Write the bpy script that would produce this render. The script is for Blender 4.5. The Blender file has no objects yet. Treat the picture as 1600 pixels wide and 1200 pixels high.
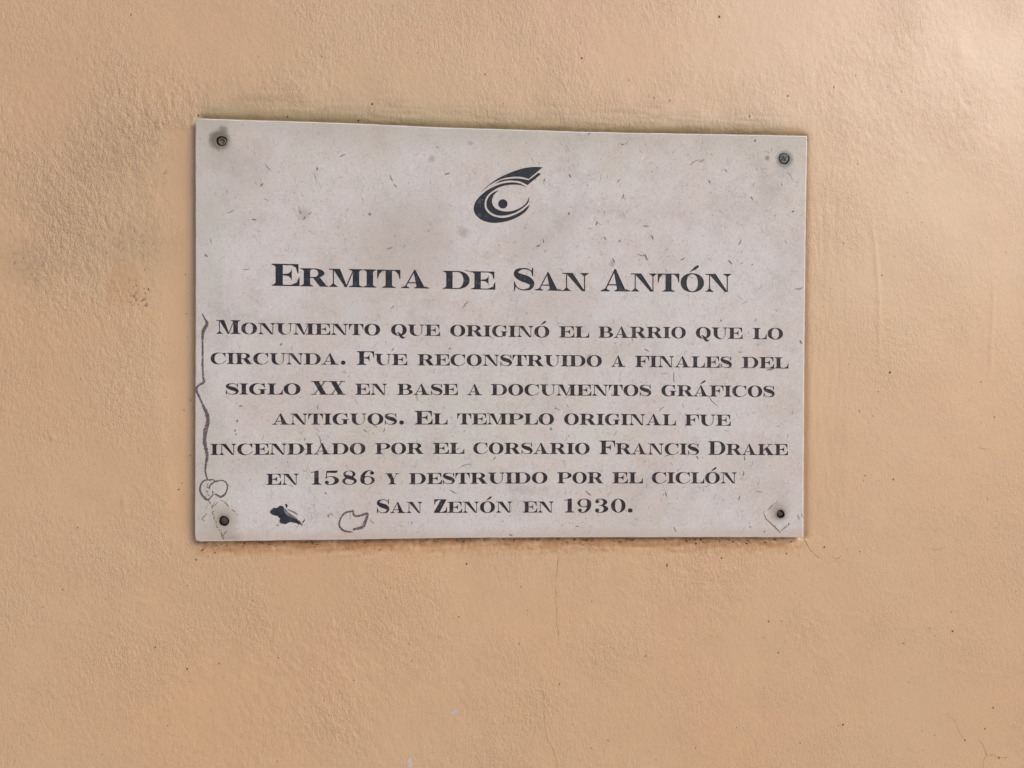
import bpy, math, random
import numpy as np
from mathutils import Vector, Matrix, Euler
from mathutils.geometry import delaunay_2d_cdt

scene = bpy.context.scene
C = scene.collection
random.seed(7)

# ------------------------------------------------------------------ camera
Z0 = 1.55                                   # height of the plaque's centre
CAM = Vector((-0.050266, -0.771316, -0.043974 + Z0))
EUL = Euler((math.radians(89.58809), math.radians(-0.402053), math.radians(-4.016876)), 'XYZ')
FPX = 1230.0                                # focal length in photo pixels (1600 wide)
cam_data = bpy.data.cameras.new('camera')
cam = bpy.data.objects.new('camera', cam_data)
C.objects.link(cam)
cam.location = CAM
cam.rotation_euler = EUL
cam_data.sensor_width = 36.0
cam_data.lens = 36.0 * FPX / 1600.0
cam_data.clip_start = 0.02
cam_data.clip_end = 200.0
scene.camera = cam
RM = EUL.to_matrix()

# ------------------------------------------------------------------ light
SUN_ELEV, SUN_AZ = 29.0, 43.0               # azimuth measured from the wall's normal towards the right
SUN_STRENGTH, SUN_ANGLE = 1.5, 30.0
SKY_STRENGTH = 0.10
world = bpy.data.worlds.new('World')
scene.world = world
world.use_nodes = True
wn = world.node_tree
bg = wn.nodes['Background']
sky = wn.nodes.new('ShaderNodeTexSky')
sky.sky_type = 'NISHITA'
sky.sun_disc = False
sky.sun_elevation = math.radians(SUN_ELEV)
sky.air_density = 1.0
sky.dust_density = 1.5
sky.ozone_density = 0.6
wn.links.new(sky.outputs['Color'], bg.inputs['Color'])
bg.inputs['Strength'].default_value = SKY_STRENGTH
sun_data = bpy.data.lights.new('sun', 'SUN')
sun = bpy.data.objects.new('sun', sun_data)
C.objects.link(sun)
el, az = math.radians(SUN_ELEV), math.radians(SUN_AZ)
to_sun = Vector((math.sin(az) * math.cos(el), -math.cos(az) * math.cos(el), math.sin(el)))
sun.rotation_euler = to_sun.to_track_quat('Z', 'Y').to_euler()
sun_data.energy = SUN_STRENGTH
sun_data.angle = math.radians(SUN_ANGLE)
sun_data.color = (1.0, 0.985, 0.965)
sky.sun_rotation = math.atan2(to_sun.x, to_sun.y)
scene.view_settings.view_transform = 'Standard'
scene.view_settings.look = 'None'
scene.view_settings.gamma = 1.0
scene.view_settings.use_curve_mapping = False
scene.view_settings.exposure = 0.31

# ------------------------------------------------------------------ measuring
def at(px, py, y=0.0):
    """point of the vertical plane Y=y that the photo shows at pixel (px, py); returns (x, z)"""
    d = RM @ Vector(((px - 800.0) / FPX, (600.0 - py) / FPX, -1.0))
    t = (y - CAM.y) / d.y
    p = CAM + d * t
    return p.x, p.z

def to_px(X, Y, Z):
    P = np.stack([X - CAM.x, Y - CAM.y, Z - CAM.z], -1) @ np.array(RM)
    return 800 + FPX * P[..., 0] / -P[..., 2], 600 - FPX * P[..., 1] / -P[..., 2]

MM = (at(801, 600)[0] - at(800, 600)[0])    # metres per photo pixel on the plaque (about 0.63 mm)

# ------------------------------------------------------------------ helpers
def tag(o, label=None, cat=None, group=None, kind=None):
    if label: o['label'] = label
    if cat: o['category'] = cat
    if group: o['group'] = group
    if kind: o['kind'] = kind
    return o

def mesh_obj(name, verts, faces, mat, parent=None, smooth=False):
    me = bpy.data.meshes.new(name)
    me.from_pydata([tuple(v) for v in verts], [], faces)
    me.validate()
    me.materials.append(mat)
    if smooth:
        me.polygons.foreach_set('use_smooth', [True] * len(me.polygons))
    me.update()
    o = bpy.data.objects.new(name, me)
    C.objects.link(o)
    if parent: o.parent = parent
    return o

class NT:
    """small node-tree writer"""
    def __init__(self, name):
        self.mat = bpy.data.materials.new(name)
        self.mat.use_nodes = True
        self.t = self.mat.node_tree
        self.p = self.t.nodes['Principled BSDF']
        self.co = self.t.nodes.new('ShaderNodeTexCoord').outputs['Object']
    def n(self, kind, **kw):
        nd = self.t.nodes.new(kind)
        for k, v in kw.items(): setattr(nd, k, v)
        return nd
    def link(self, a, b): self.t.links.new(a, b)
    def put(self, sock, v):
        if hasattr(v, 'links'): self.link(v, sock)
        else: sock.default_value = v
    def mapping(self, scale=(1, 1, 1), rot=(0, 0, 0), loc=(0, 0, 0)):
        m = self.n('ShaderNodeMapping')
        self.link(self.co, m.inputs['Vector'])
        m.inputs['Scale'].default_value = scale
        m.inputs['Rotation'].default_value = rot
        m.inputs['Location'].default_value = loc
        return m.outputs['Vector']
    def noise(self, scale, detail=4.0, rough=0.55, vec=None, dist=0.0):
        nd = self.n('ShaderNodeTexNoise')
        self.link(vec or self.co, nd.inputs['Vector'])
        nd.inputs['Scale'].default_value = scale
        nd.inputs['Detail'].default_value = detail
        nd.inputs['Roughness'].default_value = rough
        nd.inputs['Distortion'].default_value = dist
        return nd.outputs['Fac']
    def ramp(self, fac, lo, hi, a=0.0, b=1.0):
        nd = self.n('ShaderNodeMapRange')
        nd.clamp = True
        nd.interpolation_type = 'SMOOTHSTEP'
        self.put(nd.inputs['Value'], fac)
        nd.inputs['From Min'].default_value = lo
        nd.inputs['From Max'].default_value = hi
        nd.inputs['To Min'].default_value = a
        nd.inputs['To Max'].default_value = b
        return nd.outputs['Result']
    def math(self, op, a, b=0.5):
        nd = self.n('ShaderNodeMath', operation=op)
        self.put(nd.inputs[0], a); self.put(nd.inputs[1], b)
        return nd.outputs[0]
    def mix(self, fac, a, b, mode='MIX'):
        nd = self.n('ShaderNodeMix', data_type='RGBA', blend_type=mode)
        self.put(nd.inputs[0], fac)
        for s, v in ((nd.inputs[6], a), (nd.inputs[7], b)):
            self.put(s, (*v, 1.0) if isinstance(v, tuple) and len(v) == 3 else v)
        return nd.outputs[2]
    def bump(self, height, dist, strength=1.0, normal=None):
        nd = self.n('ShaderNodeBump')
        self.link(height, nd.inputs['Height'])
        nd.inputs['Distance'].default_value = dist
        nd.inputs['Strength'].default_value = strength
        if normal: self.link(normal, nd.inputs['Normal'])
        return nd.outputs['Normal']
    def spot(self, x, z, r0, r1, wob=0.0, wscale=300.0):
        """1 inside r0 metres of (x,z), 0 beyond r1"""
        s = self.n('ShaderNodeVectorMath', operation='SUBTRACT')
        self.link(self.co, s.inputs[0]); s.inputs[1].default_value = (x, 0, z)
        m = self.n('ShaderNodeVectorMath', operation='MULTIPLY')
        self.link(s.outputs[0], m.inputs[0]); m.inputs[1].default_value = (1, 0, 1)
        l = self.n('ShaderNodeVectorMath', operation='LENGTH')
        self.link(m.outputs[0], l.inputs[0])
        d = l.outputs['Value']
        if wob:
            d = self.math('ADD', d, self.math('MULTIPLY', self.math('SUBTRACT', self.noise(wscale, 3), 0.5), wob))
        return self.ramp(d, r0, r1, 1.0, 0.0)

# ------------------------------------------------------------------ materials
def stone_material():
    m = NT('weathered_cream_marble')
    big = m.noise(9.0, 5, 0.6)
    mid = m.noise(34.0, 5, 0.62, dist=0.3)
    col = m.mix(m.ramp(big, 0.36, 0.66), (0.575, 0.498, 0.470), (0.598, 0.553, 0.548))
    col = m.mix(m.ramp(mid, 0.42, 0.72, 0, 0.45), col, (0.60, 0.565, 0.580))
    warm = m.noise(6.0, 3, 0.5, m.mapping(loc=(3.1, 0, 7.7)))
    col = m.mix(m.ramp(warm, 0.50, 0.72, 0, 0.60), col, (0.53, 0.490, 0.420))
    dark = m.noise(15.0, 7, 0.66, m.mapping(loc=(8.3, 2.0, 1.7)))
    col = m.mix(m.ramp(dark, 0.50, 0.72, 0, 0.62), col, (0.44, 0.385, 0.360))
    # fine mottled grain of the stone
    grain = m.noise(420.0, 5, 0.75)
    col = m.mix(m.ramp(grain, 0.30, 0.52, 0.42, 0.0), col, (0.27, 0.235, 0.225))
    g2 = m.noise(190.0, 4, 0.7, m.mapping(loc=(1.0, 0, 4.0)))
    col = m.mix(m.ramp(g2, 0.54, 0.74, 0, 0.40), col, (0.72, 0.70, 0.70))
    g3 = m.noise(105.0, 6, 0.78, m.mapping(loc=(6.0, 0, 1.5)), 0.8)
    col = m.mix(m.ramp(g3, 0.55, 0.70, 0, 0.42), col, (0.37, 0.325, 0.315))
    col = m.mix(m.ramp(g3, 0.32, 0.45, 0.30, 0), col, (0.70, 0.67, 0.66))
    # short curved fossil-like flecks
    fl = m.noise(1.0, 2, 0.5, m.mapping(scale=(170, 170, 95), rot=(0, math.radians(24), 0)), 2.2)
    fleck = m.math('MULTIPLY', m.ramp(m.math('ABSOLUTE', m.math('SUBTRACT', fl, 0.5)), 0.0, 0.012, 1, 0),
                   m.ramp(m.noise(60.0, 3, 0.6, m.mapping(loc=(5, 0, 2))), 0.46, 0.60))
    col = m.mix(m.math('MULTIPLY', fleck, 0.45), col, (0.17, 0.14, 0.135))
    f2 = m.noise(1.0, 2, 0.5, m.mapping(scale=(120, 120, 210), rot=(0, math.radians(-38), 0), loc=(9, 0, 3)), 2.5)
    fleck2 = m.math('MULTIPLY', m.ramp(m.math('ABSOLUTE', m.math('SUBTRACT', f2, 0.5)), 0.0, 0.010, 1, 0),
                    m.ramp(m.noise(48.0, 3, 0.6, m.mapping(loc=(15, 0, 12))), 0.48, 0.60))
    col = m.mix(m.math('MULTIPLY', fleck2, 0.40), col, (0.20, 0.165, 0.15))
    wh = m.noise(1.0, 2, 0.5, m.mapping(scale=(230, 230, 230), loc=(4, 0, 22)), 0.6)
    col = m.mix(m.ramp(wh, 0.70, 0.78, 0, 0.6), col, (0.70, 0.68, 0.66))
    # grime: yellowish film along the top and left edge, brown rings round the fixings
    sep = m.n('ShaderNodeSeparateXYZ'); m.link(m.co, sep.inputs[0])
    zt = m.math('ADD', sep.outputs['Z'], m.math('MULTIPLY', m.math('SUBTRACT', m.noise(22.0, 3), 0.5), 0.05))
    top = m.ramp(zt, 0.170, 0.200, 0, 0.38)
    col = m.mix(top, col, (0.395, 0.365, 0.305))
    xl = m.math('ADD', sep.outputs['X'], m.math('MULTIPLY', m.math('SUBTRACT', m.noise(16.0, 3), 0.5), 0.09))
    left = m.ramp(xl, -0.300, -0.268, 0.32, 0)
    col = m.mix(left, col, (0.40, 0.375, 0.315))
    bot = m.ramp(sep.outputs['Z'], -0.199, -0.190, 0.6, 0)
    col = m.mix(bot, col, (0.50, 0.40, 0.35))
    for (px, py, r0, r1, k, c) in STONE_STAINS:
        x, z = at(px, py)
        s = m.spot(x, z - Z0, r0 * MM, r1 * MM, 6 * MM, 260)
        col = m.mix(m.math('MULTIPLY', s, k), col, c)
    m.link(col, m.p.inputs['Base Color'])
    m.p.inputs['Roughness'].default_value = 0.55
    m.p.inputs['Specular IOR Level'].default_value = 0.35
    h = m.math('ADD', m.math('MULTIPLY', grain, 0.5), m.math('MULTIPLY', m.noise(60.0, 4), 0.8))
    h = m.math('SUBTRACT', h, m.math('MULTIPLY', fleck, 0.5))
    m.link(m.bump(h, 0.0006, 0.6), m.p.inputs['Normal'])
    return m.mat

STONE_STAINS = [
    (343, 219, 10, 20, 0.9, (0.13, 0.105, 0.075)), (345, 238, 2, 40, 0.30, (0.28, 0.25, 0.20)),
    (349, 203, 3, 9, 0.65, (0.17, 0.14, 0.11)),
    (1226, 249, 9, 17, 0.8, (0.15, 0.125, 0.10)), (1199, 247, 1, 6, 0.65, (0.12, 0.11, 0.10)),
    (1226, 262, 2, 24, 0.25, (0.25, 0.22, 0.19)),
    (351, 812, 9, 28, 0.55, (0.32, 0.26, 0.19)), (350, 812, 5, 12, 0.6, (0.12, 0.09, 0.07)),
    (340, 838, 4, 36, 0.35, (0.36, 0.31, 0.24)), (362, 845, 2, 26, 0.4, (0.22, 0.18, 0.15)),
    (1217, 800, 8, 22, 0.55, (0.24, 0.19, 0.15)), (1219, 803, 5, 11, 0.7, (0.08, 0.06, 0.05)),
    (724, 363, 2, 12, 0.5, (0.25, 0.21, 0.20)), (675, 248, 1, 8, 0.6, (0.30, 0.25, 0.17)),
    (735, 224, 1, 6, 0.5, (0.24, 0.20, 0.19)), (475, 335, 2, 16, 0.35, (0.25, 0.20, 0.19)),
    (640, 372, 20, 110, 0.42, (0.40, 0.335, 0.300)), (835, 378, 5, 75, 0.38, (0.42, 0.355, 0.315)), (470, 590, 20, 120, 0.16, (0.44, 0.385, 0.345)),
    (380, 262, 10, 70, 0.28, (0.40, 0.350, 0.320)), (560, 440, 10, 110, 0.22, (0.42, 0.365, 0.325)), (620, 812, 20, 150, 0.22, (0.48, 0.385, 0.350)), (860, 470, 10, 80, 0.22, (0.42, 0.36, 0.32)),
    (980, 815, 10, 90, 0.22, (0.47, 0.39, 0.35)), (700, 560, 10, 90, 0.14, (0.43, 0.38, 0.35)), (1000, 600, 10, 120, 0.12, (0.50, 0.43, 0.42)), (330, 330, 10, 60, 0.25, (0.44, 0.41, 0.34)), (552, 488, 6, 26, 0.45, (0.55, 0.54, 0.54)),
    (1020, 488, 4, 60, 0.15, (0.52, 0.50, 0.44)), (956, 412, 1, 7, 0.6, (0.22, 0.17, 0.14)),
    (800, 215, 10, 90, 0.2, (0.44, 0.41, 0.33)), (600, 212, 6, 60, 0.2, (0.46, 0.37, 0.31)),
]

def paint_material(name, base, worn, amount):
    m = NT(name)
    w = m.noise(150.0, 5, 0.7)
    col = m.mix(m.ramp(w, 0.52 - amount, 0.74 - amount, 0, 0.75), base, worn)
    chips = m.noise(420.0, 4, 0.75, m.mapping(loc=(3, 1, 9)))
    col = m.mix(m.ramp(chips, 0.63, 0.70, 0, 0.75), col, (0.33, 0.29, 0.28))
    m.link(col, m.p.inputs['Base Color'])
    m.p.inputs['Roughness'].default_value = 0.5
    m.p.inputs['Specular IOR Level'].default_value = 0.3
    m.link(m.bump(chips, 0.0003, 0.5), m.p.inputs['Normal'])
    return m.mat

def marker_material():
    """faded felt-pen ink: the pen skipped over the grain of the stone"""
    m = NT('faded_felt_pen')
    w = m.noise(700.0, 3, 0.7)
    col = m.mix(m.ramp(w, 0.35, 0.7), (0.085, 0.055, 0.065), (0.155, 0.115, 0.12))
    m.link(col, m.p.inputs['Base Color'])
    m.p.inputs['Roughness'].default_value = 0.6
    hatch = m.noise(1.0, 2, 0.6, m.mapping(scale=(350, 350, 900), rot=(0, math.radians(-20), 0)))
    m.link(m.ramp(hatch, 0.34, 0.46, 0.12, 1.0), m.p.inputs['Alpha'])
    return m.mat

def simple(name, base, rough=0.6, metal=0.0, var=None, scale=200.0, bump=0.0, spec=0.4):
    m = NT(name)
    if var:
        m.link(m.mix(m.ramp(m.noise(scale, 4, 0.65), 0.35, 0.68), base, var), m.p.inputs['Base Color'])
    else:
        m.p.inputs['Base Color'].default_value = (*base, 1)
    m.p.inputs['Roughness'].default_value = rough
    m.p.inputs['Metallic'].default_value = metal
    m.p.inputs['Specular IOR Level'].default_value = spec
    if bump: m.link(m.bump(m.noise(scale * 2, 4), bump, 0.7), m.p.inputs['Normal'])
    return m.mat

def wall_material():
    m = NT('ochre_painted_plaster')
    a = m.n('ShaderNodeAttribute', attribute_name='stain')
    sc = m.n('ShaderNodeSeparateColor'); m.link(a.outputs['Color'], sc.inputs[0])
    dirt_and_shade, olive, rust = sc.outputs[0], sc.outputs[1], sc.outputs[2]
    base = m.mix(m.ramp(m.noise(3.2, 4, 0.55), 0.35, 0.68), (0.598, 0.364, 0.206), (0.582, 0.378, 0.221))
    base = m.mix(m.ramp(m.noise(7.5, 4, 0.55, m.mapping(loc=(4, 0, 2))), 0.50, 0.75, 0, 0.5), base, (0.600, 0.345, 0.208))
    base = m.mix(m.ramp(m.noise(45.0, 4, 0.6), 0.4, 0.75, 0, 0.25), base, (0.49, 0.31, 0.18))
    fine = m.noise(600.0, 3, 0.7)
    base = m.mix(m.ramp(fine, 0.3, 0.52, 0.45, 0), base, (0.44, 0.28, 0.16))
    base = m.mix(m.math('MULTIPLY', rust, 0.85), base, (0.46, 0.205, 0.065))
    base = m.mix(m.math('MULTIPLY', olive, 0.8), base, (0.36, 0.285, 0.155))
    base = m.mix(m.math('MULTIPLY', dirt_and_shade, 0.9), base, (0.20, 0.115, 0.060))
    # tiny dark pinholes scattered through the paint
    v = m.n('ShaderNodeTexVoronoi', feature='F1')
    m.link(m.mapping(scale=(55, 1, 55)), v.inputs['Vector'])
    v.inputs['Scale'].default_value = 1.0
    pin = m.math('MULTIPLY', m.ramp(v.outputs['Distance'], 0.015, 0.045, 1, 0), m.ramp(m.noise(11.0, 2, 0.5, m.mapping(loc=(7, 0, 1))), 0.52, 0.6))
    base = m.mix(m.math('MULTIPLY', pin, 0.75), base, (0.14, 0.085, 0.05))
    m.link(base, m.p.inputs['Base Color'])
    m.p.inputs['Roughness'].default_value = 0.55
    m.p.inputs['Specular IOR Level'].default_value = 0.8
    m.p.inputs['Coat Weight'].default_value = 0.55      # thin sheen of the emulsion paint
    m.p.inputs['Coat Roughness'].default_value = 0.36
    # roller-and-trowel relief, mostly vertical dabs
    b1 = m.noise(1.0, 3, 0.55, m.mapping(scale=(360, 360, 200), rot=(0, math.radians(-12), 0)))
    b2 = m.noise(1.0, 4, 0.6, m.mapping(scale=(900, 900, 520), rot=(0, math.radians(-8), 0)))
    h = m.math('ADD', m.math('MULTIPLY', b1, 1.0), m.math('MULTIPLY', b2, 0.85))
    amt = a.outputs['Alpha']
    nd = m.n('ShaderNodeBump'); m.link(h, nd.inputs['Height'])
    nd.inputs['Distance'].default_value = 0.0015
    m.link(amt, nd.inputs['Strength'])
    m.link(nd.outputs['Normal'], m.p.inputs['Normal'])
    return m.mat

STONE = stone_material()
INK = paint_material('engraving_paint_blue_black', (0.018, 0.021, 0.032), (0.095, 0.095, 0.115), 0.0)
INK_BODY = paint_material('engraving_paint_faded_black', (0.024, 0.018, 0.026), (0.14, 0.115, 0.13), 0.02)
EDGE = simple('cleaner_highlit_marble_edge', (0.66, 0.61, 0.58), 0.5, var=(0.56, 0.50, 0.46), scale=70)  # paler than the slab: cleaner stone with the light-catching arris painted in
FISSURE = simple('dirt_filled_fissure', (0.19, 0.155, 0.145), 0.9, var=(0.31, 0.27, 0.255), scale=90)
FISSURE2 = simple('grey_stone_vein', (0.27, 0.23, 0.215), 0.8, var=(0.40, 0.36, 0.345), scale=90)
MARKER = marker_material()
BLOT = simple('blue_black_tar', (0.012, 0.017, 0.028), 0.45, var=(0.035, 0.038, 0.050), scale=160, bump=0.0004)
SMEAR = simple('grey_ink_smear', (0.12, 0.11, 0.125), 0.6, var=(0.24, 0.22, 0.23), scale=260)
DARKHOLE = simple('rusty_hole_lining', (0.030, 0.020, 0.017), 0.9, var=(0.07, 0.045, 0.032), scale=500)
RUST = simple('rusted_screw_steel', (0.10, 0.075, 0.060), 0.75, 0.1, var=(0.22, 0.175, 0.150), scale=420, bump=0.0003)
ZINC = simple('dull_zinc_steel', (0.10, 0.108, 0.12), 0.65, 0.1, var=(0.20, 0.205, 0.215), scale=420, bump=0.0003)
DARKRUST = simple('dark_rusted_steel', (0.050, 0.036, 0.032), 0.8, 0.1, var=(0.10, 0.072, 0.060), scale=500, bump=0.0003)
WALLMAT = wall_material()
CRACK = simple('dark_hairline_crack', (0.27, 0.165, 0.10), 0.95, var=(0.44, 0.29, 0.19), scale=220)
PITMAT = simple('dark_pinhole', (0.085, 0.050, 0.030), 0.95, var=(0.17, 0.095, 0.055), scale=90)
CHIP = simple('bare_white_primer', (0.54, 0.45, 0.43), 0.8, var=(0.50, 0.38, 0.32), scale=300, bump=0.0004)

# ------------------------------------------------------------------ 2-D shapes (all as triangles / convex quads)
def ccw(p):
    a = sum(p[i][0] * p[(i + 1) % len(p)][1] - p[(i + 1) % len(p)][0] * p[i][1] for i in range(len(p)))
    return p if a > 0 else p[::-1]
def area(p):
    return abs(sum(p[i][0] * p[(i + 1) % len(p)][1] - p[(i + 1) % len(p)][0] * p[i][1] for i in range(len(p)))) / 2
def rect(x0, y0, x1, y1): return [[(x0, y0), (x1, y0), (x1, y1), (x0, y1)]]
def poly(*p): return [list(p)]
def strip(A, B):
    out = []
    for i in range(len(A) - 1):
        out.append([A[i], A[i + 1], B[i + 1]]); out.append([A[i], B[i + 1], B[i]])
    return out
def arc(cx, cy, rx, ry, a0, a1, n=18, e=1.0):
    out = []
    for i in range(n + 1):
        t = math.radians(a0 + (a1 - a0) * i / n)
        c, s = math.cos(t), math.sin(t)
        out.append((cx + rx * math.copysign(abs(c) ** e, c), cy + ry * math.copysign(abs(s) ** e, s)))
    return out
def ring(cx, cy, rx, ry, icx, icy, irx, iry, a0=0, a1=360, n=30, e=1.0):
    return strip(arc(cx, cy, rx, ry, a0, a1, n, e), arc(icx, icy, irx, iry, a0, a1, n, e))
def catmull(pts, k=6, closed=False):
    n = len(pts); out = []
    rng = range(n) if closed else range(n - 1)
    for i in rng:
        if closed: p = [pts[(i + j) % n] for j in (-1, 0, 1, 2)]
        else: p = [pts[max(i - 1, 0)], pts[i], pts[i + 1], pts[min(i + 2, n - 1)]]
        for s in range(k):
            t = s / k
            out.append(tuple(0.5 * (2 * p[1][d] + (p[2][d] - p[0][d]) * t + (2 * p[0][d] - 5 * p[1][d] + 4 * p[2][d] - p[3][d]) * t * t
                             + (3 * p[1][d] - p[0][d] - 3 * p[2][d] + p[3][d]) * t ** 3) for d in range(len(p[0]))))
    if not closed: out.append(tuple(pts[-1]))
    return out
def stroke(pts, k=6, smooth=True):
    """pts: (x, y, width) - a ribbon of varying width"""
    P = catmull(pts, k) if smooth else pts
    A, B = [], []
    for i, (x, y, w) in enumerate(P):
        q, r = P[max(i - 1, 0)], P[min(i + 1, len(P) - 1)]
        dx, dy = r[0] - q[0], r[1] - q[1]
        l = math.hypot(dx, dy) or 1
        nx, ny = -dy / l * w / 2, dx / l * w / 2
        A.append((x + nx, y + ny)); B.append((x - nx, y - ny))
    return strip(A, B)
def disc(cx, cy, r, n=18): return [[(cx + r * math.cos(2 * math.pi * i / n), cy + r * math.sin(2 * math.pi * i / n)) for i in range(n)]]

# ------------------------------------------------------------------ wide bold roman capitals, cap height 1
S, H = 0.33, 0.060
def foot(x0, x1, e0, e1, y=0):               # serif under (y=0) or over (y=1) a stem that spans x0..x1
    if y == 0:
        return rect(x0 - e0, 0, x1 + e1, H) + poly((x0 - e0 * .55, H), (x0, H), (x0, H + .075)) + poly((x1, H), (x1 + e1 * .55, H), (x1, H + .075))
    return rect(x0 - e0, 1 - H, x1 + e1, 1) + poly((x0 - e0 * .55, 1 - H), (x0, 1 - H - .075), (x0, 1 - H)) + poly((x1, 1 - H), (x1, 1 - H - .075), (x1 + e1 * .55, 1 - H))
def stem(x, w=S, e0=.17, e1=.17, top=True, bot=True):
    o = rect(x, 0, x + w, 1)
    if bot: o += foot(x, x + w, e0, e1, 0)
    if top: o += foot(x, x + w, e0, e1, 1)
    return o
def hair(x, top=True, bot=True, e=.19):
    o = rect(x, 0, x + H, 1)
    if bot: o += rect(x - e, 0, x + H + e, H * .8) + poly((x - e * .75, H * .8), (x + H + e * .75, H * .8), (x + H, .19), (x, .19))
    if top: o += rect(x - e, 1 - H * .8, x + H + e, 1) + poly((x - e * .75, 1 - H * .8), (x, .83), (x + H, .83), (x + H + e * .75, 1 - H * .8))
    return o
def bowl(x, w, y0, y1, s=S * .98):           # right-hand bowl that grows out of a stem ending at x
    cy, ry = (y0 + y1) / 2, (y1 - y0) / 2
    cx = x + max(0.02, (w - x) * .30)
    o = rect(x - .01, y1 - H, cx, y1) + rect(x - .01, y0, cx, y0 + H)
    return o + ring(cx, cy, w - cx, ry, cx, cy, max(w - cx - s, .03), ry - H, -90, 90, 16)
def arm_top(x, w, d=.42):                    # top arm ending in a hanging beak
    return rect(x, 1 - H, w, 1) + poly((w - .30, 1 - H), (w - .12, 1 - .16), (w - .045, 1 - d), (w, 1 - d), (w, 1 - H))
def arm_bot(x, w, d=.40):
    return rect(x, 0, w, H) + poly((w - .38, H), (w, H), (w, d), (w - .04, d), (w - .13, .17))
def arm_mid(x, xr, y=.51):
    return poly((x - .01, y - H / 2), (xr - .16, y - .06), (xr - .16, y + .06), (x - .01, y + H / 2)) + \
           poly((xr - .16, y - .06), (xr - .05, y - .15), (xr, y - .29), (xr, y + .29), (xr - .05, y + .15), (xr - .16, y + .06))

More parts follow.
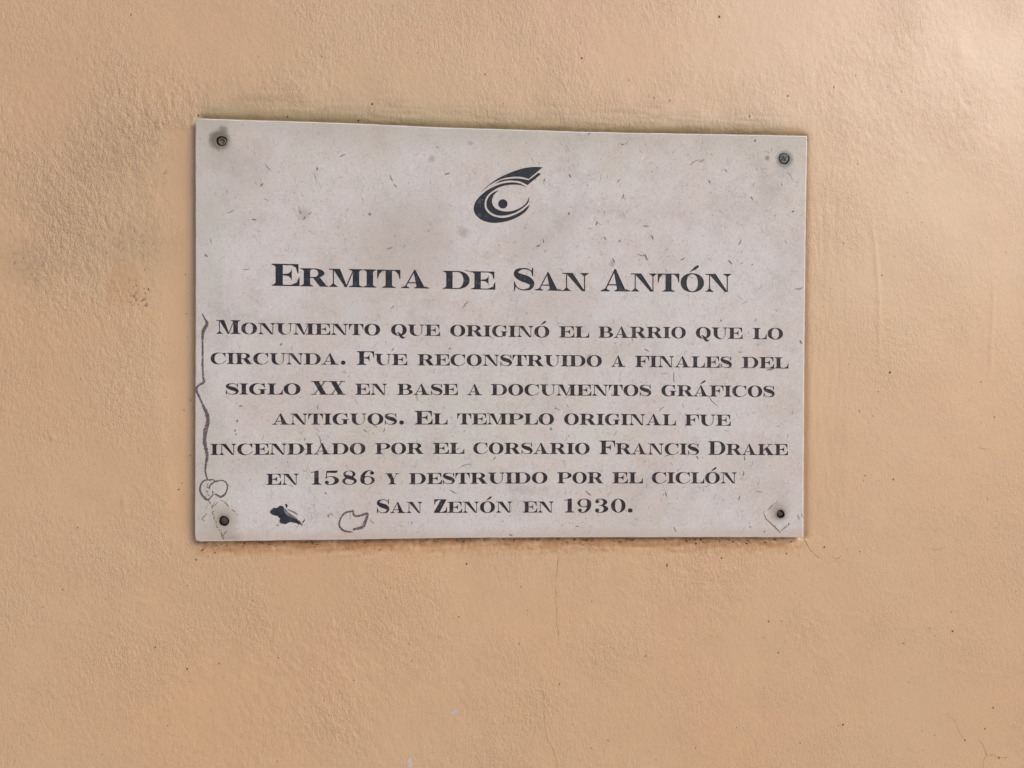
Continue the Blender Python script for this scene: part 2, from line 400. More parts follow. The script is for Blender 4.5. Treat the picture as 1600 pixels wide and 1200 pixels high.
def glyph(c):
    x = .17; r = x + S
    if c == 'A':
        w = 1.42; ax = .66
        o = poly((.14, 0), (.14 + H * 1.2, 0), (ax + .03, .93), (ax, 1.0), (ax - .02, .97))
        o += poly((.80, 0), (1.22, 0), (ax + .06, 1.02), (ax - .01, 1.02), (ax - .04, .93))
        o += rect(.30, .27, .95, .27 + H)
        o += rect(0, 0, .42, H) + poly((.05, H), (.36, H), (.235, .17), (.19, .12)) + foot(.80, 1.20, .14, .22, 0)
        return o, w
    if c == 'B': return stem(x, e1=0) + bowl(r, 1.20, .50 - H / 2, 1) + bowl(r, 1.32, 0, .50 + H / 2), 1.32
    if c == 'C': return round_c(1.26), 1.26
    if c == 'D': return stem(x, e1=0) + bowl(r, 1.38, 0, 1), 1.38
    if c == 'E': return stem(x, e1=0) + arm_top(r - .01, 1.20) + arm_bot(r - .01, 1.25) + arm_mid(r, .90), 1.25
    if c == 'F': return stem(x) + arm_top(r - .01, 1.22, .46) + arm_mid(r, .90), 1.22
    if c == 'G':
        o = round_c(1.22, bottom=.05) + rect(.86, .04, 1.17, .43) + rect(.72, .43 - .01, 1.31, .43 + H)
        return o + poly((.86, .10), (.86, .03), (.70, 0), (.74, .06)), 1.31
    if c == 'I': return stem(x), .67
    if c == 'K':
        o = stem(x) + poly((r - .01, .36), (r - .01, .44), (1.13, .98), (1.21, .98)) + rect(.90, 1 - H, 1.36, 1)
        return o + poly((.62, .60), (.90, .72), (1.40, .02), (.98, .02)) + foot(.98, 1.36, .12, .12, 0), 1.48
    if c == 'L': return stem(x) + arm_bot(r - .01, 1.17, .46), 1.17
    if c == 'M':
        o = hair(.19, bot=True, top=False) + rect(0, 1 - H, .56, 1)
        o += poly((.19, 1), (.56, 1), (.93, 0), (.80, 0)) + poly((.83, 0), (.90, 0), (1.29, 1), (1.23, 1))
        return o + stem(1.20, e0=.19, e1=.17) + poly((1.15, 1), (1.19, .9), (1.24, 1)), 1.70
    if c == 'N':
        o = hair(.20, top=False) + rect(0, 1 - H, .5, 1) + poly((.18, 1), (.56, 1), (1.22, 0), (1.05, 0))
        return o + hair(1.17, bot=False), 1.42
    if c in 'OQ':
        w = 1.28
        o = ring(w / 2, .5, w / 2, .525, w / 2, .5, w / 2 - S * 1.02, .525 - H, 0, 360, 34, .93)
        if c == 'Q':
            o += stroke([(.40, .02, .05), (.43, .18, .06), (.58, .24, .10), (.72, .10, .20), (.84, -.10, .24), (1.00, -.19, .17), (1.14, -.12, .03)])
        return o, w
    if c == 'P': return stem(x) + bowl(r, 1.30, .43, 1), 1.30
    if c == 'R':
        o = stem(x, e1=.15) + bowl(r, 1.22, .47, 1, S * .95)
        return o + poly((.62, .50), (.98, .53), (1.32, .07), (1.42, .04), (1.42, 0), (.99, 0)), 1.42
    if c == 'S':
        o = stroke([(.93, .70, .03), (.87, .86, .045), (.66, .968, .06), (.42, .965, .07), (.20, .875, .17), (.17, .70, .26),
                    (.42, .565, .33), (.70, .47, .33), (.90, .31, .25), (.82, .10, .14), (.58, .022, .06), (.36, .035, .05), (.16, .16, .05), (.09, .34, .03)])
        o += poly((.86, .84), (.92, 1.02), (.965, 1.02), (.965, .63), (.925, .63)) + poly((.13, .16), (.09, -.03), (.045, -.03), (.045, .40), (.085, .40))
        return o, 1.03
    if c == 'T':
        w = 1.18; a = (w - S) / 2
        o = rect(a, 0, a + S, 1) + foot(a, a + S, .17, .17, 0) + rect(0, 1 - H, w, 1)
        o += poly((.28, 1 - H), (0, 1 - H), (0, .50), (.045, .50), (.11, .76)) + poly((w - .28, 1 - H), (w - .11, .76), (w - .045, .50), (w, .50), (w, 1 - H))
        return o, w
    if c == 'U':
        o = rect(x, .42, r, 1) + foot(x, r, .17, .17, 1) + rect(1.13, .42, 1.13 + H, 1) + rect(.96, 1 - H * .8, 1.36, 1)
        o += poly((1.0, 1 - H * .8), (1.13, .88), (1.13 + H, .88), (1.31, 1 - H * .8))
        L_, R_ = x, 1.13 + H
        cx, icx = (L_ + R_) / 2, (r + 1.13) / 2
        return o + ring(cx, .43, (R_ - L_) / 2, .455, icx, .43, (1.13 - r) / 2, .455 - H * 1.1, 180, 360, 18), 1.36
    if c == 'X':
        o = poly((.13, 1), (.56, 1), (1.20, 0), (.76, 0)) + poly((.16, 0), (.25, 0), (1.10, 1), (1.02, 1))
        return o + rect(0, 1 - H, .68, 1) + rect(.86, 1 - H, 1.26, 1) + rect(0, 0, .42, H) + rect(.64, 0, 1.32, H), 1.32
    if c == 'Y':
        o = poly((.12, 1), (.54, 1), (.82, .45), (.82, .38), (.50, .38)) + poly((.72, .40), (.80, .46), (1.12, 1), (1.05, 1))
        o += rect(.48, 0, .48 + S, .46) + foot(.48, .48 + S, .17, .17, 0)
        return o + rect(0, 1 - H, .66, 1) + rect(.90, 1 - H, 1.26, 1), 1.26
    if c == 'Z':
        o = poly((.02, H), (.46, H), (.94, 1 - H), (.52, 1 - H)) + rect(.04, 1 - H, .94, 1) + rect(.02, 0, 1.0, H)
        o += poly((.36, 1 - H), (.04, 1 - H), (.04, .60), (.085, .60), (.16, .82)) + poly((.66, H), (.88, .18), (.955, .42), (1.0, .42), (1.0, H))
        return o, 1.0
    if c == '.': return disc(.20, .185, .195), .40
    if c == '1': return rect(.20, 0, .20 + .27, 1) + foot(.20, .47, .17, .17, 0) + poly((.0, .86), (.20, .90), (.47, 1.03), (.36, 1.03), (.20, .95), (.0, .93)), .64
    if c == '0': return ring(.47, .5, .47, .515, .47, .5, .21, .47, 0, 360, 30), .94
    if c == '8':
        o = ring(.46, .755, .38, .26, .44, .765, .22, .215, 0, 360, 24) + ring(.47, .26, .46, .275, .47, .24, .27, .215, 0, 360, 26)
        return o + stroke([(.13, .72, .10), (.30, .58, .25), (.60, .47, .26), (.80, .34, .15)]), .93
    if c == '6': return six(False), .93
    if c == '9': return six(True), .93
    if c == '5':
        o = poly((.10, .50), (.16, .50), (.18, 1), (.13, 1)) + poly((.13, 1.0), (.86, 1.03), (.80, .88), (.70, .84), (.16, .86))
        o += ring(.44, .30, .48, .315, .36, .30, .28, .265, -130, 150, 26)
        return o + disc(.16, .16, .13, 14) + stroke([(.06, .18, .06), (.12, .06, .07), (.30, .0, .05)]), .92
    if c == '3':
        o = ring(.42, .755, .40, .26, .36, .755, .20, .215, -80, 130, 20) + ring(.40, .27, .48, .285, .33, .27, .26, .235, -130, 80, 22)
        o += rect(.28, .50, .50, .55) + disc(.17, .80, .13, 14) + disc(.17, .17, .135, 14)
        return o + stroke([(.07, .80, .05), (.14, .93, .07), (.28, .99, .05)]) + stroke([(.06, .18, .06), (.12, .05, .07), (.26, .0, .05)]), .88
    raise KeyError(c)

def round_c(w, bottom=0.0):
    irx = (w - S - .09) / 2
    o = ring(w / 2, .5, w / 2, .525, S + irx, .5, irx, .525 - H, 42, 318, 30, .93)
    o += poly((w - .30, .95), (w - .07, 1.01), (w - .03, 1.01), (w - .03, .62), (w - .07, .62), (w - .16, .83))
    return o if bottom else o + stroke([(w - .25, .085, .05), (w - .10, .19, .05), (w - .01, .34, .045)])
def six(flip):
    o = ring(.48, .30, .45, .315, .50, .30, .24, .265, 0, 360, 28)
    o += strip(arc(.58, .40, .55, .63, 100, 205, 16), arc(.66, .42, .37, .565, 100, 205, 16)) + disc(.76, .83, .125, 14)
    o += stroke([(.50, 1.0, .05), (.70, .98, .06), (.84, .87, .06)])
    return [[(.93 - a, 1 - b) for a, b in p] for p in o] if flip else o
ACCENT = stroke([(.0, .0, .03), (.12, .09, .08), (.27, .20, .15), (.40, .30, .15), (.46, .36, .06)])
PLAIN = {'Á': 'A', 'Ó': 'O'}

# ------------------------------------------------------------------ what the plaque says: (text, x0, x1) per word, photo pixels
def L(text_words, base, small, cap, ink):
    return dict(words=text_words, base=base, small=small, cap=cap, ink=ink)
LINES = [
    L([('Ermita', 424.5, 670.5), ('de', 692, 774), ('San', 801.5, 919.7), ('Antón', 938.7, 1142.7)], [(424, 446.5), (560, 449), (670, 450.9), (774, 452.8), (919, 455.2), (1142, 456.3)], 28.4, 34.6, 0),
    L([('Monumento', 338, 594), ('que', 611, 687.6), ('originó', 703.4, 858.4), ('el', 873.4, 920.7), ('barrio', 934.9, 1071.5), ('que', 1087.2, 1160.3), ('lo', 1176, 1223.4)],
      [(338, 521.6), (594, 524), (688, 525), (858, 527.3), (1071, 528.6), (1223, 530.4)], 17.6, 21.6, 1),
    L([('circunda.', 329, 540), ('Fue', 557.6, 636.4), ('reconstruido', 652.4, 940.5), ('a', 955.1, 977), ('finales', 992.3, 1143.7), ('del', 1159.2, 1231.9)],
      [(329, 568.8), (540, 570), (636, 570.8), (940, 572.9), (1143, 575), (1232, 575.9)], 17.6, 21.6, 1),
    L([('siglo', 352, 469.6), ('XX', 486.4, 540), ('en', 555, 605), ('base', 620.6, 715.4), ('a', 730, 753.6), ('documentos', 767, 1017.7), ('gráficos', 1033.4, 1210.5)],
      [(352, 616.4), (605, 617), (754, 617.5), (1018, 618.8), (1210, 620.5)], 17.4, 21.4, 1),
    L([('antiguos.', 425, 631.4), ('El', 648, 699.4), ('templo', 714.4, 865.6), ('original', 881.4, 1056.1), ('fue', 1069.5, 1141.7)],
      [(425, 663.6), (700, 663.3), (866, 663.5), (1141, 665.4)], 17.4, 21.4, 1),
    L([('incendiado', 328.6, 571), ('por', 586, 662), ('el', 676.4, 725.6), ('corsario', 739.4, 921.3), ('Francis', 936.5, 1092.4), ('Drake', 1106.5, 1231.2)],
      [(328, 711), (571, 709.7), (725, 709.1), (921, 709.7), (1231, 711.3)], 17.4, 21.4, 1),
    L([('en', 416, 467), ('1586', 486, 585.6), ('y', 601.6, 623.6), ('destruido', 639, 855.4), ('por', 870.6, 942.8), ('el', 956.7, 1004.5), ('ciclón', 1018.4, 1151.4)],
      [(416, 757.7), (586, 757), (855, 755.2), (1151, 755.4)], 17.4, 21.6, 1),
    L([('San', 588, 660), ('Zenón', 677.6, 800.6), ('en', 817, 865.4), ('1930.', 882, 988.6)],
      [(588, 801.8), (800, 801), (988, 800.8)], 17.4, 21.4, 1),
]
def interp(tbl, x):
    return float(np.interp(x, [a for a, b in tbl], [b for a, b in tbl]))

shapes = []      # (name, ink index, list of polygons in plaque mm)
def P(px, py):
    x, z = at(px, py)
    return (x * 1000.0, (z - Z0) * 1000.0)

for ln in LINES:
    for text, x0, x1 in ln['words']:
        gs, cur = [], 0.0
        small = ln['small']
        for k, ch in enumerate(text):
            up = ch.upper()
            g, w = glyph(PLAIN.get(up, up))
            isnum = up.isdigit()
            iscap = ch.isupper() or isnum
            hgt = ln['cap'] if iscap else small
            sx = hgt * (.93 if iscap and not isnum else 1.0)
            if text == '1586' or isnum: gap = .22 * small
            elif up == '.': gap = .16 * small
            else:
                gap = .035 * small
                if k and text[k - 1].upper() in 'CGDOÓQ' : gap += .035 * small
                if up in 'CGOÓQ': gap += .03 * small
                if k and text[k - 1].upper() in 'LR' and up in 'AÁ': gap -= .04 * small
            if k: cur += gap
            gs.append((g, cur, sx, hgt, up))
            cur += w * sx
        kx = (x1 - x0) / cur
        for g, ox, sx, hgt, up in gs:
            pol = []
            allp = list(g)
            if up in PLAIN:
                ax = .52 if up == 'Ó' else .62
                allp += [[(a + ax, b + 1.09) for a, b in p] for p in ACCENT]
            for p in allp:
                q = []
                for a, b in p:
                    X = x0 + (ox + a * sx) * kx
                    q.append(P(X, interp(ln['base'], X) - b * hgt))
                pol.append(q)
            shapes.append(('letter', ln['ink'], pol))

# emblem, digitised at ten times the photo's pixels from (720, 240)
def E10(pts): return [(720 + a / 10.0, 240 + b / 10.0) for a, b in pts]
def two_edges(A, B, n=26):
    def resample(pts):
        p = catmull(pts, 8); d = [0]
        for i in range(1, len(p)): d.append(d[-1] + math.dist(p[i], p[i - 1]))
        return [(float(np.interp(t * d[-1], d, [q[0] for q in p])), float(np.interp(t * d[-1], d, [q[1] for q in p]))) for t in np.linspace(0, 1, n)]
    return strip(resample(A), resample(B))
em = []
em.append(two_edges([(305, 607), (370, 545), (450, 480), (560, 400), (700, 328), (850, 268), (1000, 225), (1150, 208), (1278, 214)],
                    [(312, 603), (385, 545), (455, 492), (545, 437), (650, 393), (760, 370), (880, 360), (970, 370), (1062, 397)])
          + poly((1278, 214), (1062, 397), (1000, 300)))
em.append(two_edges([(540, 466), (620, 420), (720, 399), (850, 388), (960, 396), (1060, 418)], [(542, 470), (650, 438), (760, 421), (850, 426), (930, 437), (1043, 493)])
          + poly((1058, 418), (1210, 302), (1257, 318), (1043, 493)))
em.append(two_edges([(1018, 522), (940, 472), (850, 452), (760, 450), (640, 470), (520, 515), (400, 580), (300, 665), (230, 750), (200, 840), (210, 920), (260, 990), (340, 1045), (450, 1078), (560, 1082), (700, 1062), (830, 1020), (960, 950), (1040, 875), (1080, 800)],
                    [(1010, 525), (960, 500), (900, 488), (800, 486), (700, 498), (600, 527), (510, 577), (440, 632), (390, 702), (372, 782), (380, 852), (420, 917), (500, 972), (600, 1000), (700, 1000), (820, 965), (930, 912), (1010, 852), (1074, 800)], 44))
em.append(two_edges([(592, 573), (520, 600), (455, 650), (410, 720), (398, 790), (410, 850), (450, 905), (520, 950), (610, 970), (710, 965), (820, 935), (920, 885), (1000, 825), (1055, 765), (1074, 678)],
                    [(590, 578), (530, 632), (500, 685), (487, 745), (500, 800), (535, 850), (600, 885), (680, 903), (780, 900), (880, 870), (970, 820), (1030, 760), (1066, 680)], 36))
em.append(disc(657, 786, 73, 30))
for e in em:
    shapes.append(('emblem_stroke' if len(e) > 1 else 'emblem_dot', 0, [[P(*q) for q in E10(p)] for p in e]))

# natural fissures of the stone: (px, py, angle, length, width)
fis, fis2 = [], []
def fissure(px, py, ang, ln_, w, bend=None, out=None):
    out = fis if out is None else out
    b = random.uniform(-.9, .9) if bend is None else bend
    a = math.radians(ang); pts = []
    x, y = px - math.cos(a) * ln_ / 2, py + math.sin(a) * ln_ / 2
    n = 4
    for i in range(n + 1):
        t = i / n
        pts.append((x, y, w * (0.35 + 0.9 * math.sin(math.pi * min(max(t, .05), .95)))))
        aa = a + b * (t - .5) + random.uniform(-.25, .25)
        x += math.cos(aa) * ln_ / n; y -= math.sin(aa) * ln_ / n
    out.append([[P(*q[:2]) for q in p] for p in stroke(pts, 2)])
for d in [(535, 243, 25, 10, 1.8), (496, 264, 80, 5, 2.2), (409, 289, 60, 6, 2.2), (397, 343, -10, 7, 1.7), (476, 341, 50, 6, 2.2), (469, 331, -50, 8, 1.3), (484, 333, 40, 7, 1.2),
          (612, 278, -60, 12, 1.2), (618, 290, -40, 8, 1.3), (699, 272, 15, 8, 1.8), (609, 387, 15, 9, 1.7), (322, 399, -40, 6, 2.6), (578, 335, 50, 4, 4.2),
          (921, 209, 60, 5, 1.5), (972, 226, -30, 4, 2.0), (1180, 220, 60, 4, 2.4), (851, 282, 60, 5, 2.0), (890, 275, -70, 6, 1.8), (967, 283, 50, 6, 1.6), (973, 307, 62, 9, 1.6),
          (932, 349, 75, 7, 1.9), (889, 334, 50, 4, 3.0), (1108, 284, -70, 6, 1.6), (1019, 371, -60, 8, 1.7), (1009, 353, 5, 9, 1.8), (841, 383, 25, 7, 2.2), (849, 377, 85, 6, 1.5),
          (968, 377, 40, 5, 1.7), (945, 373, -70, 5, 1.4), (1155, 379, 65, 10, 1.4), (1239, 331, 0, 4, 2.0), (1175, 310, -65, 6, 1.5), (1140, 410, -60, 9, 1.8), (1010, 402, -65, 12, 1.8),
          (1003, 398, -10, 14, 1.2), (1066, 404, 30, 8, 1.7), (1086, 255, 20, 20, 1.0), (1096, 250, 35, 10, 1.1), (1248, 450, 10, 13, 1.5), (1252, 534, -50, 7, 2.2), (731, 424, -20, 12, 1.3),
          (729, 474, 25, 9, 1.5), (725, 478, 50, 6, 1.4), (1010, 548, -35, 8, 1.6), (1053, 590, -85, 16, 1.3), (1115, 627, -48, 22, 1.0), (1204, 577, 10, 12, 2.2), (376, 635, 5, 5, 1.8),
          (497, 636, 85, 10, 1.3), (371, 658, 60, 4, 2.6), (368, 673, 60, 5, 1.7), (369, 679, 50, 4, 1.4), (499, 690, -80, 20, 1.3), (476, 686, 80, 5, 1.3), (861, 670, -60, 5, 2.6),
          (773, 716, 55, 6, 1.5), (870, 640, -20, 10, 1.1), (708, 768, -20, 12, 1.4), (728, 731, 8, 22, 0.9), (1035, 640, 40, 12, 0.9), (1042, 712, 20, 9, 1.4), (1089, 715, -60, 6, 2.0),
          (1164, 716, -80, 7, 1.5), (1161, 740, 80, 8, 1.5), (1041, 772, -75, 8, 1.8), (1155, 778, 60, 8, 1.5), (1186, 768, 5, 10, 1.0), (919, 771, -45, 12, 1.6), (513, 806, -60, 4, 2.6),
          (517, 805, -40, 8, 1.5), (533, 824, 0, 1, 1), (509, 771, -20, 5, 1.4), (434, 821, 0, 2, 1.6), (798, 836, -25, 7, 1.8), (1056, 827, -60, 10, 1.2), (902, 822, 10, 6, 1.3),
          (581, 816, -45, 10, 1.1), (1172, 823, 30, 4, 1.5), (1195, 831, 50, 5, 1.2), (1254, 806, -65, 8, 1.3), (586, 664, -30, 12, 1.2), (571, 673, -40, 8, 1.3), (958, 407, -70, 8, 1.8),
          (716, 702, 30, 6, 1.3), (650, 622, -80, 10, 1.0), (613, 480, 50, 8, 1.2), (613, 546, 60, 6, 1.4), (439, 538, 55, 5, 2.0), (703, 545, 40, 3, 2.2), (1180, 500, 60, 5, 1.2),
          (1157, 551, 5, 6, 1.3), (1127, 501, 85, 4, 1.6), (360, 330, 30, 14, .9), (420, 260, -40, 16, .9), (820, 520, -80, 10, 1.0), (600, 672, 60, 8, 1.0)]:
    fissure(*d)
for _ in range(620):
    px = random.uniform(315, 1248); py = random.uniform(222, 832)
    if random.random() < .30: px = random.uniform(780, 1248)
    fissure(px, py, random.choice([55, 70, -35, -50, 20, -75]) + random.uniform(-20, 20), random.lognormvariate(1.5, .5), random.uniform(.4, 1.0), None, fis if random.random() < .15 else fis2)
# the faint scored diamonds round the lower fixings
for a, b, w in [((340.5, 785), (332, 792), 1.5), ((344.5, 781.5), (351, 784), 1.0), ((350.5, 784.5), (357, 791.8), 2.0), ((362, 796), (367.5, 800), 1.5), ((369, 803), (371.5, 805), 1.2),
                ((323, 802.5), (315, 811), 1.7), ((315, 811), (319.5, 814), 1.5), ((207.5 + 1000, 788.5), (1199, 797.5), 1.6), ((1193.5, 803), (1197, 811), 1.6), ((1197, 811), (1219.5, 832.5), 2.0),
                ((1220, 829.5), (1229.5, 821.5), 1.7), ((1231, 821), (1233, 817), 1.8), ((1246, 805), (1248.8, 811.5), 1.2)]:
    fis.append([[P(*q[:2]) for q in p] for p in stroke([(a[0], a[1], w * .7), ((a[0] + b[0]) / 2 + .3, (a[1] + b[1]) / 2, w), (b[0], b[1], w * .6)], 3)])

# drilled holes: (px, py, radius px)
HOLES = [(346.5, 220.5, 8.0), (1225.0, 248.0, 9.0), (350.0, 814.0, 7.6), (1220.0, 803.2, 6.4)]

# ------------------------------------------------------------------ plaque
plaque = bpy.data.objects.new('plaque', None)
C.objects.link(plaque)
plaque.location = (0, 0, Z0)
tag(plaque, 'cream marble plaque with engraved black Spanish lettering, fixed to the ochre plaster wall', 'plaque')

# outline of the front face, from the measured edges (bowed as the lens bends them)
EDGE_T = [(306, 184.2), (400, 187.2), (500, 190.2), (600, 194.3), (700, 198.9), (800, 201.6), (900, 204.9), (1000, 207.1), (1100, 208.7), (1200, 210.3), (1260.5, 211.8)]
EDGE_R = [(1262, 215), (1261.2, 260), (1259.6, 350), (1257.9, 500), (1256.6, 650), (1256.0, 800), (1256.0, 838)]
EDGE_B = [(1254.5, 840.2), (1150, 839.9), (1000, 839.9), (860, 840.2), (740, 840.9), (690, 841.3), (600, 842.8), (500, 844.2), (400, 845.4), (312, 846.5)]
EDGE_L = [(305.6, 844.5), (303.9, 836), (304.2, 700), (304.6, 600), (305.0, 500), (304.9, 350), (304.8, 220), (305.0, 187)]
outer = [P(*q) for q in (EDGE_T + EDGE_R + EDGE_B + EDGE_L)]
def densify(pts, step=9.0):
    out = []
    for i, a in enumerate(pts):
        b = pts[(i + 1) % len(pts)]; n = max(1, int(math.dist(a, b) / step))
        out += [(a[0] + (b[0] - a[0]) * t / n, a[1] + (b[1] - a[1]) * t / n) for t in range(n)]
    return out
outer = densify(outer)
rj = random.Random(3)
outer = [(x + rj.uniform(-.12, .12), z + rj.uniform(-.12, .12)) for x, z in outer]
def inset(pts, d):
    out = []; n = len(pts)
    for i in range(n):
        a, b = pts[i - 1], pts[(i + 1) % n]
        dx, dy = b[0] - a[0], b[1] - a[1]; l = math.hypot(dx, dy)
        out.append((pts[i][0] + dy / l * d, pts[i][1] - dx / l * d))     # outline runs clockwise
    return out
inner = inset(outer, 1.5)

V2, F2, tagf = [], [], []
def add_face(p, t):
    p = ccw(p)
    if area(p) < 1e-4: return
    i0 = len(V2)
    V2.extend([Vector(q) for q in p]); F2.append(list(range(i0, i0 + len(p)))); tagf.append(t)
add_face(inner, ('slab', 0))
for i, (nm, ink, pol) in enumerate(shapes):
    for p in pol: add_face(p, ('shape', i))
for k, ff in enumerate((fis, fis2)):
    for pol in ff:
        for p in pol: add_face(p, ('fissure', k))
hole_polys = []
for i, (px, py, r) in enumerate(HOLES):
    cx, cy = P(px, py)
    add_face([(cx + r * MM * 1000 * (1 + .05 * math.sin(3 * a + i)) * math.cos(a), cy + r * MM * 1000 * (1 + .06 * math.cos(2 * a + i)) * math.sin(a)) for a in [2 * math.pi * k / 28 for k in range(28)]], ('hole', i))
res = delaunay_2d_cdt(V2, [], F2, 1, 1e-4, True)
rv, rf, ro = res[0], res[2], res[5]
bucket = {}
owner = []
for f, of in zip(rf, ro):
    ts = {tagf[k] for k in of}
    own = None
    for t in ts:
        if t[0] == 'hole': own = t; break
    if own is None:
        sh = sorted(t for t in ts if t[0] == 'shape')
        own = sh[0] if sh else next((t for t in (('fissure', 0), ('fissure', 1), ('slab', 0)) if t in ts), None)
    owner.append(own)
    if own: bucket.setdefault(own, []).append(f)
edge_owner = {}
for f, o in zip(rf, owner):
    for k in range(len(f)):
        a, b = f[k], f[(k + 1) % len(f)]
        edge_owner[(a, b)] = o

DEPTH = {'shape': 0.0006, 'fissure': 0.0004, 'hole': 0.010}
def flat(own, y, walls, mat, name, parent, rot_order=True):
    vid, verts, faces = {}, [], []
    def vv(i, yy):
        k = (i, yy)
        if k not in vid:
            vid[k] = len(verts); verts.append((rv[i][0] / 1000, yy, rv[i][1] / 1000))
        return vid[k]
    for f in bucket[own]:
        if y is not None: faces.append([vv(i, y) for i in f])
        if walls:
            for k in range(len(f)):
                a, b = f[k], f[(k + 1) % len(f)]
                o2 = edge_owner.get((b, a))
                if o2 != own:
                    y2 = 0.0 if (o2 is None or o2[0] == 'slab') else DEPTH[o2[0]]
                    if y2 < (y if y is not None else .01): faces.append([vv(b, y if y is not None else .010), vv(a, y if y is not None else .010), vv(a, y2), vv(b, y2)])
    return mesh_obj(name, verts, faces, mat, parent)

# slab: front face, rounded arris, sides, back
def slab():
    vid, verts, faces = {}, [], []
    for f in bucket[('slab', 0)]:
        ff = []
        for i in f:
            if i not in vid:
                vid[i] = len(verts); verts.append((rv[i][0] / 1000, 0.0, rv[i][1] / 1000))
            ff.append(vid[i])
        faces.append(ff)
    n = len(outer)
    rings = [(inner, 0.0), (inset(outer, .85), .00012), (inset(outer, .35), .00045), (inset(outer, .08), .0010), (outer, .0017), (outer, .020)]
    start = []
    for pts, y in rings:
        start.append(len(verts)); verts += [(p[0] / 1000, y, p[1] / 1000) for p in pts]
    for r in range(len(rings) - 1):
        for i in range(n):
            j = (i + 1) % n
            faces.append([start[r] + i, start[r] + j, start[r + 1] + j, start[r + 1] + i])
    faces.append([start[-1] + i for i in range(n)])
    o = mesh_obj('slab', verts, faces, STONE, plaque)
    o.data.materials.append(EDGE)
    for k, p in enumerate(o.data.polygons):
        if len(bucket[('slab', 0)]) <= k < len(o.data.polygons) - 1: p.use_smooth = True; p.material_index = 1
    return o
slab()
for i, (nm, ink, pol) in enumerate(shapes):
    if ('shape', i) in bucket:
        flat(('shape', i), DEPTH['shape'], True, INK if ink == 0 else INK_BODY, nm, plaque)
tag(flat(('fissure', 0), DEPTH['fissure'], True, FISSURE, 'stone_fissures', plaque), kind='stuff')
tag(flat(('fissure', 1), .00015, True, FISSURE2, 'stone_veins', plaque), kind='stuff')

# fixings -----------------------------------------------------------
def lathe(name, cx, cz, prof, mat, parent, n=28, wob=0.0):
    verts, faces = [], []
    for (r, y) in prof:
        for k in range(n):
            a = 2 * math.pi * k / n
            rr = r * (1 + wob * math.sin(3 * a + 1))
            verts.append((cx + rr * math.cos(a), y, cz + rr * math.sin(a)))
    for i in range(len(prof) - 1):
        for k in range(n):
            j = (k + 1) % n
            faces.append([i * n + k, i * n + j, (i + 1) * n + j, (i + 1) * n + k])
    faces.append([(len(prof) - 1) * n + k for k in range(n)])
    return mesh_obj(name, verts, faces, mat, parent, smooth=True)
for i, (px, py, r) in enumerate(HOLES):
    o = flat(('hole', i), DEPTH['hole'], True, DARKHOLE, 'screw_hole', plaque)
    x, z = at(px, py); z -= Z0
    R = r * MM
    if i == 0:
        s = lathe('screw', x + .3 * MM, z - .2 * MM, [(R * .80, .006), (R * .80, .0012), (R * .70, .0004), (R * .55, .0001), (R * .50, .0014), (R * .20, .0016), (0.0001, .0016)], RUST, plaque, wob=.03)
        tag(s, 'rusty brown screw head with a round socket')
    elif i == 1:
        s = lathe('screw', x + .5 * MM, z + .8 * MM, [(R * .84, .006), (R * .86, .0012), (R * .74, .0005), (R * .60, .0009), (R * .42, .0001), (0.0001, -.0001)], ZINC, plaque, wob=.02)
        tag(s, 'dull blue-grey zinc screw head')
        sv, sf = [], []
        for a, w, l in ((.5, .18, .6), (.5 + math.pi / 2, .16, .55)):
            b = len(sv)
            for u, v in ((-l, -w), (l, -w), (l, w), (-l, w)):
                u *= R; v *= R * .55
                sv.append((x + .5 * MM + u * math.cos(a) - v * math.sin(a), -.0002 - .0001 * (a > 1), z + .8 * MM + u * math.sin(a) + v * math.cos(a)))
            sf.append([b, b + 1, b + 2, b + 3])
        sl = mesh_obj('slot', sv, sf, DARKRUST, s)
    else:
        s = lathe('screw', x, z, [(R * .80, .0095), (R * .80, .0024), (R * .66, .0016), (R * .2, .0014), (0.0001, .0014)], DARKRUST, plaque)
        tag(s, 'dark rusted screw sunk in its hole')

# graffiti on the stone -------------------------------------------------
def union(polys):
    v, f = [], []
    for q in polys:
        q = ccw(q)
        if area(q) < 1e-4: continue
        f.append(list(range(len(v), len(v) + len(q)))); v.extend([Vector(p) for p in q])
    r = delaunay_2d_cdt(v, [], f, 1, 1e-4, True)
    return r[0], [list(t) for t, o in zip(r[2], r[5]) if o]
def decal(name, polys, mat, y, parent, thick=0.0, label=None):
    uv, faces = union([[P(*s[:2]) for s in p] for p in polys])
    verts = [(a[0] / 1000, y, a[1] / 1000) for a in uv]
    o = mesh_obj(name, verts, faces, mat, parent)
    if thick:
        md = o.modifiers.new('thickness', 'SOLIDIFY'); md.thickness = thick; md.offset = 1
    if label: o['label'] = label
    return o
Y1, Y2 = -0.00012, -0.00022
def jag(pts, amp=.35, seed=1):
    r = random.Random(seed)
    P_ = catmull(pts, 8)
    return [(x + r.uniform(-amp, amp) * .5, y + r.uniform(-amp, amp) * .5, w * r.uniform(.85, 1.3)) for x, y, w in P_]
decal('pen_scribble', stroke(jag([(316, 490, 1.6), (320, 498, 2.6), (323.6, 505, 4.4), (321, 511, 5.2), (317.5, 518, 4.6), (316.6, 530, 3.2), (316.8, 550, 3.0), (316.5, 570, 2.8), (317.5, 588, 3.0),
      (318.5, 597, 3.6), (312, 601, 3.0), (307.6, 605, 3.6), (307.2, 611, 3.6), (311, 619, 3.0), (317, 633, 3.6), (323, 646, 5.2), (325, 658, 6.0), (321.5, 672, 5.6), (319.6, 688, 5.2),
      (322, 702, 5.0), (323.6, 712, 4.2), (322, 724, 3.6), (320.8, 735, 2.6), (322.5, 744, 2.2), (325, 750, 2.0)]), smooth=False), MARKER, Y1, plaque, label='long wavering brown pen line down the left edge')
